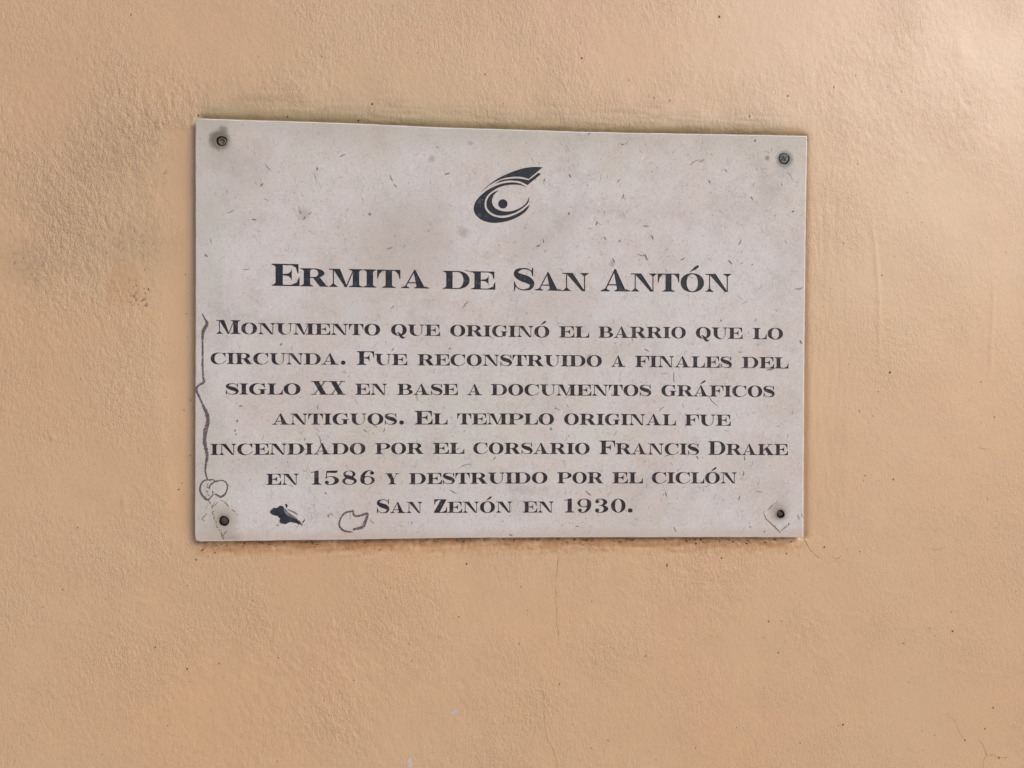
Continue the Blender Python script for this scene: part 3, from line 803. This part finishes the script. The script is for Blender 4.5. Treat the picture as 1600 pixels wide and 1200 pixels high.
loops = stroke(jag([(330, 750.2, 2), (321.4, 750, 2.2), (315.5, 754.4, 2.6), (312.7, 763.6, 2.8), (315, 772, 3.0), (321.4, 779.3, 3.6), (325.7, 780.4, 2.0), (330, 776, 2.0), (333.3, 771.7, 1.8), (332, 766.3, 1.2)], .3, 4), smooth=False)
loops += stroke(jag([(327, 763.5, 1.6), (328.5, 758, 2.4), (333, 754.2, 2.4), (336.6, 752.2, 2.0), (346.3, 750.6, 1.8), (352.8, 753.3, 1.8), (355.5, 761.4, 2.0), (352.3, 771.2, 2.2), (345.3, 776, 3.2), (340, 773.8, 2.6), (336, 771.7, 2.4)], .3, 5), smooth=False)
loops += stroke([(327, 749.5, 1.5), (333, 749.6, 2), (337, 752.7, 1.6)])
for a in [[(325.5, 755, 1), (324, 758, 1.5)], [(323, 760, 1.6), (326.5, 763, 1)], [(322, 766, 1.2), (325, 769, 1.6)], [(324, 771.5, 1), (327, 774.5, 1.2)]]:
    loops += stroke(a, 1)
decal('pen_loops', loops, MARKER, Y2, plaque, label='two pen-drawn loops above the lower left screw')
tail = []
for a in [[(324, 781, 1.2), (327, 783.5, 1.4), (329.5, 788, 1.2)], [(330.5, 790, 1.2), (332, 795, 1.0)], [(334, 798, 1.6), (331.8, 801.5, 1.4), (334, 805, 1.2)], [(335, 806.5, 1.4), (334, 811, 1.6)], [(337.5, 813, 1), (338, 817, 1.1)],
          [(338, 820, 1), (340, 825, 1.2)], [(341.5, 828, 1.4), (345, 828.5, .8)], [(345.5, 831, 1.0), (347, 837, 1.8), (350, 842.5, 1.4)], [(354.5, 829.5, 1), (350.5, 834, 1.3), (348, 837, 1)],
          [(336, 784, .6), (331, 792, 1.0)]]:
    tail += stroke(a, 3)
decal('pen_dashes', tail, MARKER, Y1, plaque)
decal('pen_outline', stroke(jag([(552.5, 797.6, 2.2), (547.5, 799.2, 2.6), (538.8, 801.6, 2.6), (532.4, 810, 2.8), (530.0, 818.8, 2.6), (532.8, 825.6, 3.2), (538.8, 829.6, 3.0), (545, 830.6, 2.4), (551.5, 831.5, 1.2)], .25, 8), smooth=False)
      + stroke(jag([(551.5, 798, 2.6), (552.8, 804.6, 3.2), (557.5, 806.4, 3.4), (564, 805.2, 3.2), (570, 803.2, 3.6), (574, 803, 4.0), (572.4, 811, 4.2), (567, 822.6, 5.2), (560, 825.4, 3.8), (551.5, 827.3, 3.0)], .25, 9), smooth=False),
      MARKER, Y1, plaque, label='small brown pen outline like a bitten disc')
def B8(pts): return [(400 + a / 8.0, 760 + b / 8.0) for a, b in pts]
def fan(pts):
    c = (sum(p[0] for p in pts) / len(pts), sum(p[1] for p in pts) / len(pts))
    return [[pts[i], pts[(i + 1) % len(pts)], c] for i in range(len(pts))]
blot = [[(400 + x / 8, 760 + y / 8) for x, y in p] for p in
        stroke([(178, 318, 20), (200, 318, 62), (240, 318, 88), (290, 318, 108), (330, 345, 120), (370, 378, 105), (410, 395, 92), (450, 410, 76), (490, 428, 56), (530, 448, 34), (560, 465, 16), (580, 482, 6)], 5)
        + disc(312, 280, 40, 16) + disc(365, 425, 46, 18) + disc(330, 428, 36, 16) + disc(400, 420, 34, 14) + disc(232, 296, 30, 14)
        + stroke([(368, 222, 14), (384, 240, 24), (386, 268, 8)], 4) + disc(378, 226, 11, 10)
        + stroke([(585, 455, 10), (600, 430, 12), (612, 408, 4)], 3) + stroke([(535, 425, 14), (560, 460, 8), (578, 490, 5)], 3) + stroke([(520, 455, 10), (535, 478, 8)], 2) + disc(265, 483, 8, 8)]
decal('ink_blot', blot, BLOT, -0.00035, plaque, label='blue-black blot of tar below the last text line')
smear = [[(400 + x / 8, 760 + y / 8) for x, y in p] for p in stroke([(395, 285, 6), (430, 300, 12), (480, 322, 16), (520, 352, 12)], 5) + stroke([(350, 268, 10), (372, 310, 34), (410, 350, 36), (470, 378, 24), (520, 410, 10)], 5)]
decal('ink_smear', smear, SMEAR, -0.00045, plaque)

# ------------------------------------------------------------------ unseen ground added before the wall to bounce light
BOUNCE = simple('pale_bounce_ground', (0.46, 0.43, 0.39), 0.85, var=(0.54, 0.50, 0.45), scale=6)
tag(mesh_obj('bounce_ground', [(-30, 0.36, 0), (-30, -40, 0), (30, -40, 0), (30, 0.36, 0)], [[0, 1, 2, 3]], BOUNCE), kind='structure')

# ------------------------------------------------------------------ wall
def wall_object():
    fx = np.arange(-.60, .5601, .0016); fz = np.arange(-.46, .4401, .0016)
    def ext(f, lo, hi):
        a, s, v = [], .004, f[0]
        while v > lo: v -= s; s *= 1.35; a.append(max(v, lo))
        b, s, v = [], .004, f[-1]
        while v < hi: v += s; s *= 1.35; b.append(min(v, hi))
        return np.array(a[::-1] + list(f) + b), len(a)
    xs, nx0 = ext(fx, -4.5, 4.5); zs, nz0 = ext(fz, -Z0, 2.2)
    NX, NZ = len(xs), len(zs)
    rng = np.random.default_rng(11)
    nz, nx = len(fz), len(fx)
    def field(lx, lz, seed, tilt=0.0):
        """smooth random field of unit variance, feature size lx by lz metres"""
        g = np.random.default_rng(seed).standard_normal((nz, nx))
        kz = np.fft.fftfreq(nz, .0016)[:, None]; kx = np.fft.fftfreq(nx, .0016)[None, :]
        c, s = math.cos(tilt), math.sin(tilt)
        u, v = kx * c + kz * s, -kx * s + kz * c
        filt = np.exp(-((u * lx) ** 2 + (v * lz) ** 2) * 4)
        f = np.real(np.fft.ifft2(np.fft.fft2(g) * filt))
        return f / f.std()
    X, Z = np.meshgrid(fx, fz)
    PX, PY = to_px(X, np.full_like(X, .010), Z + Z0)
    def sm(a, lo, hi):
        t = np.clip((a - lo) / (hi - lo), 0, 1); return t * t * (3 - 2 * t)
    def blob(cx, cy, rx, ry, soft=.5):
        d = np.hypot((PX - cx) / rx, (PY - cy) / ry)
        return 1 - sm(d, 1 - soft, 1 + soft)
    big1, big2 = field(.05, .05, 1), field(.025, .025, 2)
    mid = field(.008, .012, 3); m2 = field(.004, .007, 4, .5); m3 = field(.0019, .0034, 5, .35); m4 = field(.0013, .0022, 15, .2)
    hstreak = field(.016, .0022, 6, .03); hs2 = field(.030, .0012, 16, -.02); vstreak = field(.0020, .018, 7); sp = field(.0016, .0022, 8); sp2 = field(.0028, .0028, 9)
    # --- edges of the plaque in pixels
    top_y = np.interp(PX, [a for a, b in EDGE_T], [b for a, b in EDGE_T])
    bot_y = np.interp(PX, [a for a, b in EDGE_B[::-1]], [b for a, b in EDGE_B[::-1]])
    inx = sm(PX, 302, 318) * (1 - sm(PX, 1244, 1262)); iny = sm(PY, 192, 204) * (1 - sm(PY, 842, 852))
    above = np.clip(top_y - PY, -40, 999); below = np.clip(PY - bot_y, -40, 999)
    leftd = np.clip(305 - PX, -40, 999); rightd = np.clip(PX - 1258, -40, 999)
    # --- relief (metres, towards the viewer)
    rough_left = np.clip(blob(150, 320, 170, 190, .6) + .5 * blob(240, 210, 110, 70, .6), 0, 1) * (1 - sm(PX, 205, 285) * sm(PY, 185, 225))
    rough = .22 + .50 * rough_left + .2 * blob(420, 160, 200, 60) + .22 * blob(470, 1110, 260, 130) + .08 * blob(1440, 150, 220, 110) - .10 * sm(PX, 900, 1500)
    rough *= 1 - .75 * ((1 - sm(leftd, 25, 70)) * sm(leftd, -30, 0) * iny) - .5 * blob(1400, 640, 130, 250) * .5
    rough *= np.clip(1 + .22 * big1, .5, 1.4)
    h = .00020 * big1 + .00006 * big2 * (.6 + .8 * rough) + rough * (.00006 * mid + .00013 * m2 + .00018 * m3 + .00010 * m4)
    # mortar dressed up to the top edge, in horizontal trowel strokes
    tband = np.exp(-np.clip(above, 0, 999) / 16.0) * sm(PX, 285, 320) * (1 - sm(PX, 1235, 1275))
    tb2 = sm(above, -10, 4) * (1 - sm(above, 10, 62 + 14 * big2)) * (.75 + .25 * np.tanh(big2)) * sm(PX, 250, 420) * (1 - sm(PX, 1120, 1275))
    on_a = sm(above, -14, -4); on_b = sm(below, -14, -4); on_l = sm(leftd, -22, -6); on_r = sm(rightd, -12, -4)
    h *= 1 - .6 * tb2
    h += tb2 * (.00014 * hstreak + .00013 * hs2 + .00010 * sp + .0007) - .0050 * np.exp(-np.clip(above, 0, 999) / 5.0) * inx * on_a
    bb = sm(below, -6, 2) * (1 - sm(below, 16, 34)) * inx
    h += bb * (.00022 * hstreak + .00018 * sp) - .0013 * np.exp(-np.clip(below, 0, 999) / 2.5) * inx * on_b
    # smooth hollow on the left, fine vertical strokes on the right
    lb = (1 - sm(leftd, 22, 66 + 8 * big2)) * sm(PY, 196, 206) * (1 - sm(PY, 820, 850)) * sm(leftd, -30, 0)
    h -= lb * .0009 + .0020 * np.exp(-np.clip(leftd, 0, 999) / 5.0) * on_l * sm(PY, 192, 204) * (1 - sm(PY, 842, 850))
    rb = sm(rightd, -5, 3) * (1 - sm(rightd, 50, 85)) * sm(PY, 215, 260) * (1 - sm(PY, 800, 850))
    h += rb * (.00006 * vstreak) - .0030 * np.exp(-np.clip(rightd, 0, 999) / 3.0) * on_r * sm(PY, 208, 216) * (1 - sm(PY, 838, 844))
    # two thin raised runs of plaster right of the plaque
    for pts in ([(1362, 345), (1368, 400), (1372, 450), (1373, 520), (1373, 570)], [(1552, 430), (1551, 480), (1548, 530), (1547, 590)]):
        cxs = np.interp(PY, [p[1] for p in pts], [p[0] for p in pts])
        h += .00032 * np.exp(-((PX - cxs) / 2.6) ** 2) * sm(PY, pts[0][1] - 10, pts[0][1] + 30) * (1 - sm(PY, pts[-1][1] - 30, pts[-1][1] + 10))
    for (cx, cy, rx, ry, hh) in [(235, 175, 4, 9, .0007), (248, 196, 4, 10, .0009), (262, 160, 3, 7, .0006), (213, 240, 4, 8, .0006), (195, 785, 4, 6, .0005), (197, 610, 5, 5, .0006), (83, 684, 4, 3, .0007),
                                 (123, 824, 3, 3, .0005), (520, 975, 4, 6, .0006), (228, 942, 9, 5, .0005), (690, 992, 4, 4, .0006), (772, 1126, 3, 5, .0005), (1500, 85, 12, 20, .0004), (880, 125, 5, 9, .0004)]:
        h += hh * np.exp(-(((PX - cx) / rx) ** 2 + ((PY - cy) / ry) ** 2))
    pits = 1.5 * np.clip(sp - 1.0, 0, 2) * (blob(216, 462, 22, 20, .7) * .8 + .22 * blob(205, 385, 50, 24) + .25 * blob(45, 410, 35, 28) + .2 * blob(250, 240, 20, 60) + .12 * bb)
    h -= .0007 * pits
    # --- stains: grime plus painted edge shade, olive, rust
    dirt_and_shade = 1.2 * np.clip(pits, 0, 1) + .15 * blob(42, 415, 38, 30, .9) * (.8 + .3 * m3) + .09 * blob(205, 385, 60, 30, .9) * (.8 + .3 * m3) + .05 * blob(190, 250, 70, 50, .9) + .05 * blob(150, 300, 150, 150, .8)
    dirt_and_shade += tb2 * (.10 + .10 * np.clip(hstreak, -1, 2)) + np.exp(-np.clip(above, 0, 999) / 4.0) * inx * on_a * (.25 + .15 * sp2)
    dirt_and_shade += np.exp(-np.clip(below, 0, 999) / 4.5) * inx * on_b * np.clip(.50 + .38 * sp2 + .15 * hstreak, 0, 1) + bb * .05
    dirt_and_shade += np.exp(-np.clip(leftd, 0, 999) / 4.0) * iny * on_l * .22 * (1 + .4 * vstreak)  # shade against the plaque's left side, painted in as dark tone
    rust = .55 * np.exp(-np.clip(below, 0, 999) / 7.0) * inx * on_b * np.clip(.8 + .5 * hstreak, 0, 1.5) + bb * np.clip(.62 + .25 * hstreak + .2 * sp2, 0, 1) * (1 - sm(below, 8, 24)) + .38 * blob(190, 447, 24, 34, .6) + lb * .10 + .10 * blob(60, 560, 90, 90, .8)
    olive = np.clip(1.25 * np.exp(-np.clip(above, 0, 999) / 26.0) * sm(PX, 285, 330) * (1 - sm(PX, 1180, 1280)) * on_a * (1 + .15 * hs2), 0, 1) + .12 * blob(150, 300, 190, 190, .8) + .22 * blob(42, 415, 45, 36, .9) + .20 * blob(205, 385, 70, 40, .9) + .15 * blob(200, 235, 90, 60, .9) + .10 * blob(470, 930, 110, 70, .9) + rb * .12
    amt = np.clip((.44 + .26 * rough_left + .05 * big2 - .10 * sm(PX, 900, 1500)) * np.clip(1 + .30 * big1, .45, 1.5) * (1 - .65 * lb), .07, 1.2)
    Hh = np.zeros((NZ, NX)); col = np.zeros((NZ, NX, 4)); col[..., 3] = .5
    ix, iz = slice(nx0, nx0 + nx), slice(nz0, nz0 + nz)
    edge = np.minimum.reduce([X - fx[0], fx[-1] - X, Z - fz[0], fz[-1] - Z]); ef = sm(edge, 0, .04)
    Hh[iz, ix] = h * ef
    col[iz, ix, 0] = np.clip(dirt_and_shade, 0, 1) * ef; col[iz, ix, 1] = np.clip(olive, 0, 1) * ef; col[iz, ix, 2] = np.clip(rust, 0, 1) * ef
    col[iz, ix, 3] = .5 + (amt - .5) * ef
    GX, GZ = np.meshgrid(xs, zs)
    Yw = WALL_Y - Hh
    co = np.stack([GX, Yw, GZ + Z0], -1).reshape(-1, 3)
    idx = np.arange(NX * NZ).reshape(NZ, NX)
    q = np.stack([idx[:-1, :-1], idx[:-1, 1:], idx[1:, 1:], idx[1:, :-1]], -1).reshape(-1, 4)
    # rim and back so that the wall has its thickness
    B = len(co)
    xa, xb, za, zb, yb = xs[0], xs[-1], zs[0] + Z0, zs[-1] + Z0, WALL_Y + .35
    back = np.array([(xa, yb, za), (xb, yb, za), (xb, yb, zb), (xa, yb, zb)])
    co = np.vstack([co, back])
    me = bpy.data.meshes.new('plaster_wall')
    polys_extra = [list(idx[0, ::-1]) + [B, B + 1], list(idx[:, -1][::-1]) + [B + 1, B + 2], list(idx[-1, :]) + [B + 2, B + 3], list(idx[:, 0]) + [B + 3, B], [B + 1, B, B + 3, B + 2]]
    loops = np.concatenate([q.ravel()] + [np.array(p) for p in polys_extra])
    sizes = np.concatenate([np.full(len(q), 4), np.array([len(p) for p in polys_extra])])
    me.vertices.add(len(co)); me.vertices.foreach_set('co', co.astype(np.float32).ravel())
    me.loops.add(len(loops)); me.loops.foreach_set('vertex_index', loops.astype(np.int32))
    me.polygons.add(len(sizes)); me.polygons.foreach_set('loop_start', np.concatenate([[0], np.cumsum(sizes)[:-1]]).astype(np.int32))
    me.polygons.foreach_set('use_smooth', np.concatenate([np.ones(len(q), bool), np.zeros(len(polys_extra), bool)]))
    me.update(calc_edges=True)
    ca = me.color_attributes.new('stain', 'FLOAT_COLOR', 'POINT')
    full = np.zeros((len(co), 4), np.float32); full[:, 3] = .5; full[:NX * NZ] = col.reshape(-1, 4)
    ca.data.foreach_set('color', full.ravel())
    me.materials.append(WALLMAT)
    o = bpy.data.objects.new('plaster_wall', me)
    C.objects.link(o)
    def height(x, z):
        i = int(np.clip(np.searchsorted(xs, x), 1, NX - 1)); j = int(np.clip(np.searchsorted(zs, z - Z0), 1, NZ - 1))
        return float(Yw[j - 1:j + 1, i - 1:i + 1].min())
    return o, height
WALL_Y = 0.009
wall, wall_y = wall_object()
tag(wall, 'ochre painted plaster wall, uneven and stained, behind the marble plaque', 'wall')

def on_wall(name, polys, mat, lift, kind=None, label=None):
    verts, faces = [], []
    uv, faces = union([[(x * 1000, (z - Z0) * 1000) for x, z in (at(a, b, WALL_Y) for a, b in p)] for p in polys])
    verts = [(a[0] / 1000, wall_y(a[0] / 1000, a[1] / 1000 + Z0) - lift, a[1] / 1000 + Z0) for a in uv]
    o = mesh_obj(name, verts, faces, mat, wall)
    if kind: o['kind'] = kind
    if label: o['label'] = label
    return o
def wander(pts, w, seed):
    r = random.Random(seed)
    P_ = catmull([(a, b, w) for a, b in pts], 7)
    return [(x + r.uniform(-.5, .5), y + r.uniform(-.3, .3), ww * r.uniform(.3, 1.3)) for x, y, ww in P_]
for k, (pts, w) in enumerate([
        ([(872.6, 870), (871, 885), (869, 903)], 1.0), ([(868.5, 914), (869, 935), (870, 955), (869.5, 970), (871.5, 984), (873, 993)], .8),
        ([(845.6, 1058), (844, 1070), (849, 1083), (850, 1100), (850.6, 1120), (854, 1150), (864, 1171), (869, 1190), (870, 1202)], .65),
        ([(1257, 842), (1261, 850), (1266, 859), (1271, 864), (1280, 872)], 1.2), ([(1300, 869.5), (1306, 873), (1312, 871), (1315, 868)], .8),
        ([(1480, 1115), (1487, 1122), (1495, 1130), (1498, 1142), (1508, 1157)], .6), ([(1530, 1157), (1537, 1166), (1543, 1181), (1552, 1180), (1561, 1184), (1574, 1184)], .9),
        ([(1543, 1181), (1537, 1188), (1536, 1202)], .7), ([(1455, 858), (1465, 858), (1472, 857)], .7), ([(1527, 700), (1545, 702)], .7), ([(530, 1078), (535, 1086), (534, 1096)], .8),
        ([(300, 870), (305, 863)], .1)]):
    if w > .2: on_wall('crack', stroke(wander(pts, w, k), smooth=False), CRACK, .00008)
PITS = [(205, 23, 1.6), (503, 88, 1.4), (653, 82, 1.2), (582, 163, 2.2), (758, 116, 1.6), (909, 91, 1.8), (983, 125, 1.4), (1022, 153, 1.5), (1047, 157, 1.8), (1124, 26, 2.6), (1231, 150, 1.8), (1303, 136, 1.6),
        (1171, 182, 1.6), (1390, 582, 2.6), (1533, 597, 1.4), (1352, 743, 1.4), (1396, 749, 1.8), (1288, 855, 2.0), (1344, 862, 1.6), (1229, 865, 1.5), (1127, 872, 2.0), (1042, 883, 2.2), (1378, 430, 1.5),
        (292.5, 1045, 2.6), (243, 1011, 1.6), (342, 1037, 1.5), (98, 921, 1.5), (122, 824, 1.5), (435, 1028, 1.6), (610, 919, 1.5), (717, 964, 1.9), (729, 881, 2.0), (643, 1033, 1.4), (1216, 1020, 1.6), (1201, 971, 1.8),
        (1317, 1132, 1.7), (1250, 1161, 1.6), (1412, 1005, 1.5), (1452, 981, 1.3), (1488, 986, 1.8), (1486, 956, 1.4), (1552, 1106, 1.9), (1539, 1139, 1.7), (1508, 1157, 1.6), (1561, 1184, 1.8), (1008, 1025, 1.5),
        (874, 1069, 1.7), (895, 1132, 1.3), (950, 1157, 1.6), (924, 1169, 1.3), (1087, 1169, 1.4), (1151, 1137, 1.2), (814, 917, 1.5), (811, 1006, 1.5), (279, 765, 2.0), (284, 755, 1.4), (297, 712, 1.2),
        (290, 490, 1.4), (297, 625, 1.3), (287, 641, 1.2), (295, 878, 1.0), (307, 875, 1.6), (336, 863, 1.6), (594, 859, 1.6), (262, 1134, 1.3), (300, 933, 1.0), (293, 915, 1.2), (103, 1029, 1.2), (449, 1146, 1.0),
        (433, 1190, 1.3), (1364, 650, 1.3), (1343, 642, 1.2), (1372, 612, 1.3), (1554, 652, 1.5), (1533, 660, 1.2), (1072, 845, 2.3), (1087, 849, 1.8), (1145, 846, 1.8), (1172, 848, 1.6), (1095, 843, 2.2), (1124, 845, 1.6),
        (382, 849, 1.9), (410, 849, 1.4), (571, 848, 1.8), (492, 854, 1.4), (1045, 160, .8), (412, 175, 1.0), (404, 88, 1.2), (449, 182, 1.3), (560, 188, 1.5), (525, 96, 1.0), (840, 92, 0.9), (1337, 118, 1.1),
        (1261, 218, 2.4), (310, 180, 1.8), (1386, 136, 1.0), (1340, 256, 1.2), (232, 452, 1.8), (227, 458, 1.3), (213, 446, 1.3), (221, 470, 1.4), (216, 476, 1.2), (207, 477, 1.3), (209, 448, 1.2), (225, 451, 1.0),
        (185, 413 + 42, 1.1), (198, 573, 1.0), (203, 582, 1.0), (190, 574, .9), (126, 592, 1.2), (234, 455, 1.2), (60, 438, 1.2), (45, 436, 1.0)]
pr = random.Random(5)
pitp = []
for (x, y, r) in PITS:
    rx, ry = r * pr.uniform(.55, .85), r * pr.uniform(.6, 1.0)
    if (x, y) == (1042, 883): rx, ry = 1.0, 3.2
    pitp.append([(x + rx * math.cos(a) * pr.uniform(.8, 1.15), y + ry * math.sin(a) * pr.uniform(.8, 1.15)) for a in [2 * math.pi * k / 9 for k in range(9)]])
for _ in range(150):
    x, y = pr.uniform(5, 1595), pr.uniform(5, 1195)
    if 300 < x < 1264 and 180 < y < 848: continue
    if y < 850 and pr.random() < .5: continue
    r = pr.uniform(.45, .95)
    pitp.append([(x + r * math.cos(a), y + r * math.sin(a) * pr.uniform(.7, 1.2)) for a in [2 * math.pi * k / 7 for k in range(7)]])
for _ in range(75):                                            # debris lodged under the lower edge
    x = pr.uniform(312, 1252); y = interp(EDGE_B[::-1], x) + abs(pr.gauss(0, 3.2)) + 2.0
    a = pr.uniform(-.5, .5); l, w = pr.uniform(.8, 3.2), pr.uniform(.4, 1.0)
    pitp.append([(x + l * math.cos(t) * math.cos(a) - w * math.sin(t) * math.sin(a), y + l * math.cos(t) * math.sin(a) + w * math.sin(t) * math.cos(a)) for t in [2 * math.pi * k / 7 for k in range(7)]])
on_wall('pinholes', pitp, PITMAT, .00010, kind='stuff')
on_wall('dirt_streak', stroke([(314, 861, 1.2), (317, 859, 1.8), (320, 857, 1.0)], 3), PITMAT, .0001)
for (x, y, rx, ry, a0) in [(711, 1113, 7.5, 4.6, -.4), (639.5, 1192, 4.0, 9.0, .1)]:
    pts = []
    for k in range(16):
        a = 2 * math.pi * k / 16; r = pr.uniform(.82, 1.12)
        u, v = rx * r * math.cos(a), ry * r * math.sin(a)
        pts.append((x + u * math.cos(a0) - v * math.sin(a0), y + u * math.sin(a0) + v * math.cos(a0)))
    on_wall('paint_chip', fan(pts), CHIP, .00015, label='pale chip where the ochre paint has come off')
print('CDT verts', len(rv), 'faces', len(rf), 'letters', sum(1 for s in shapes if s[0] == 'letter'))
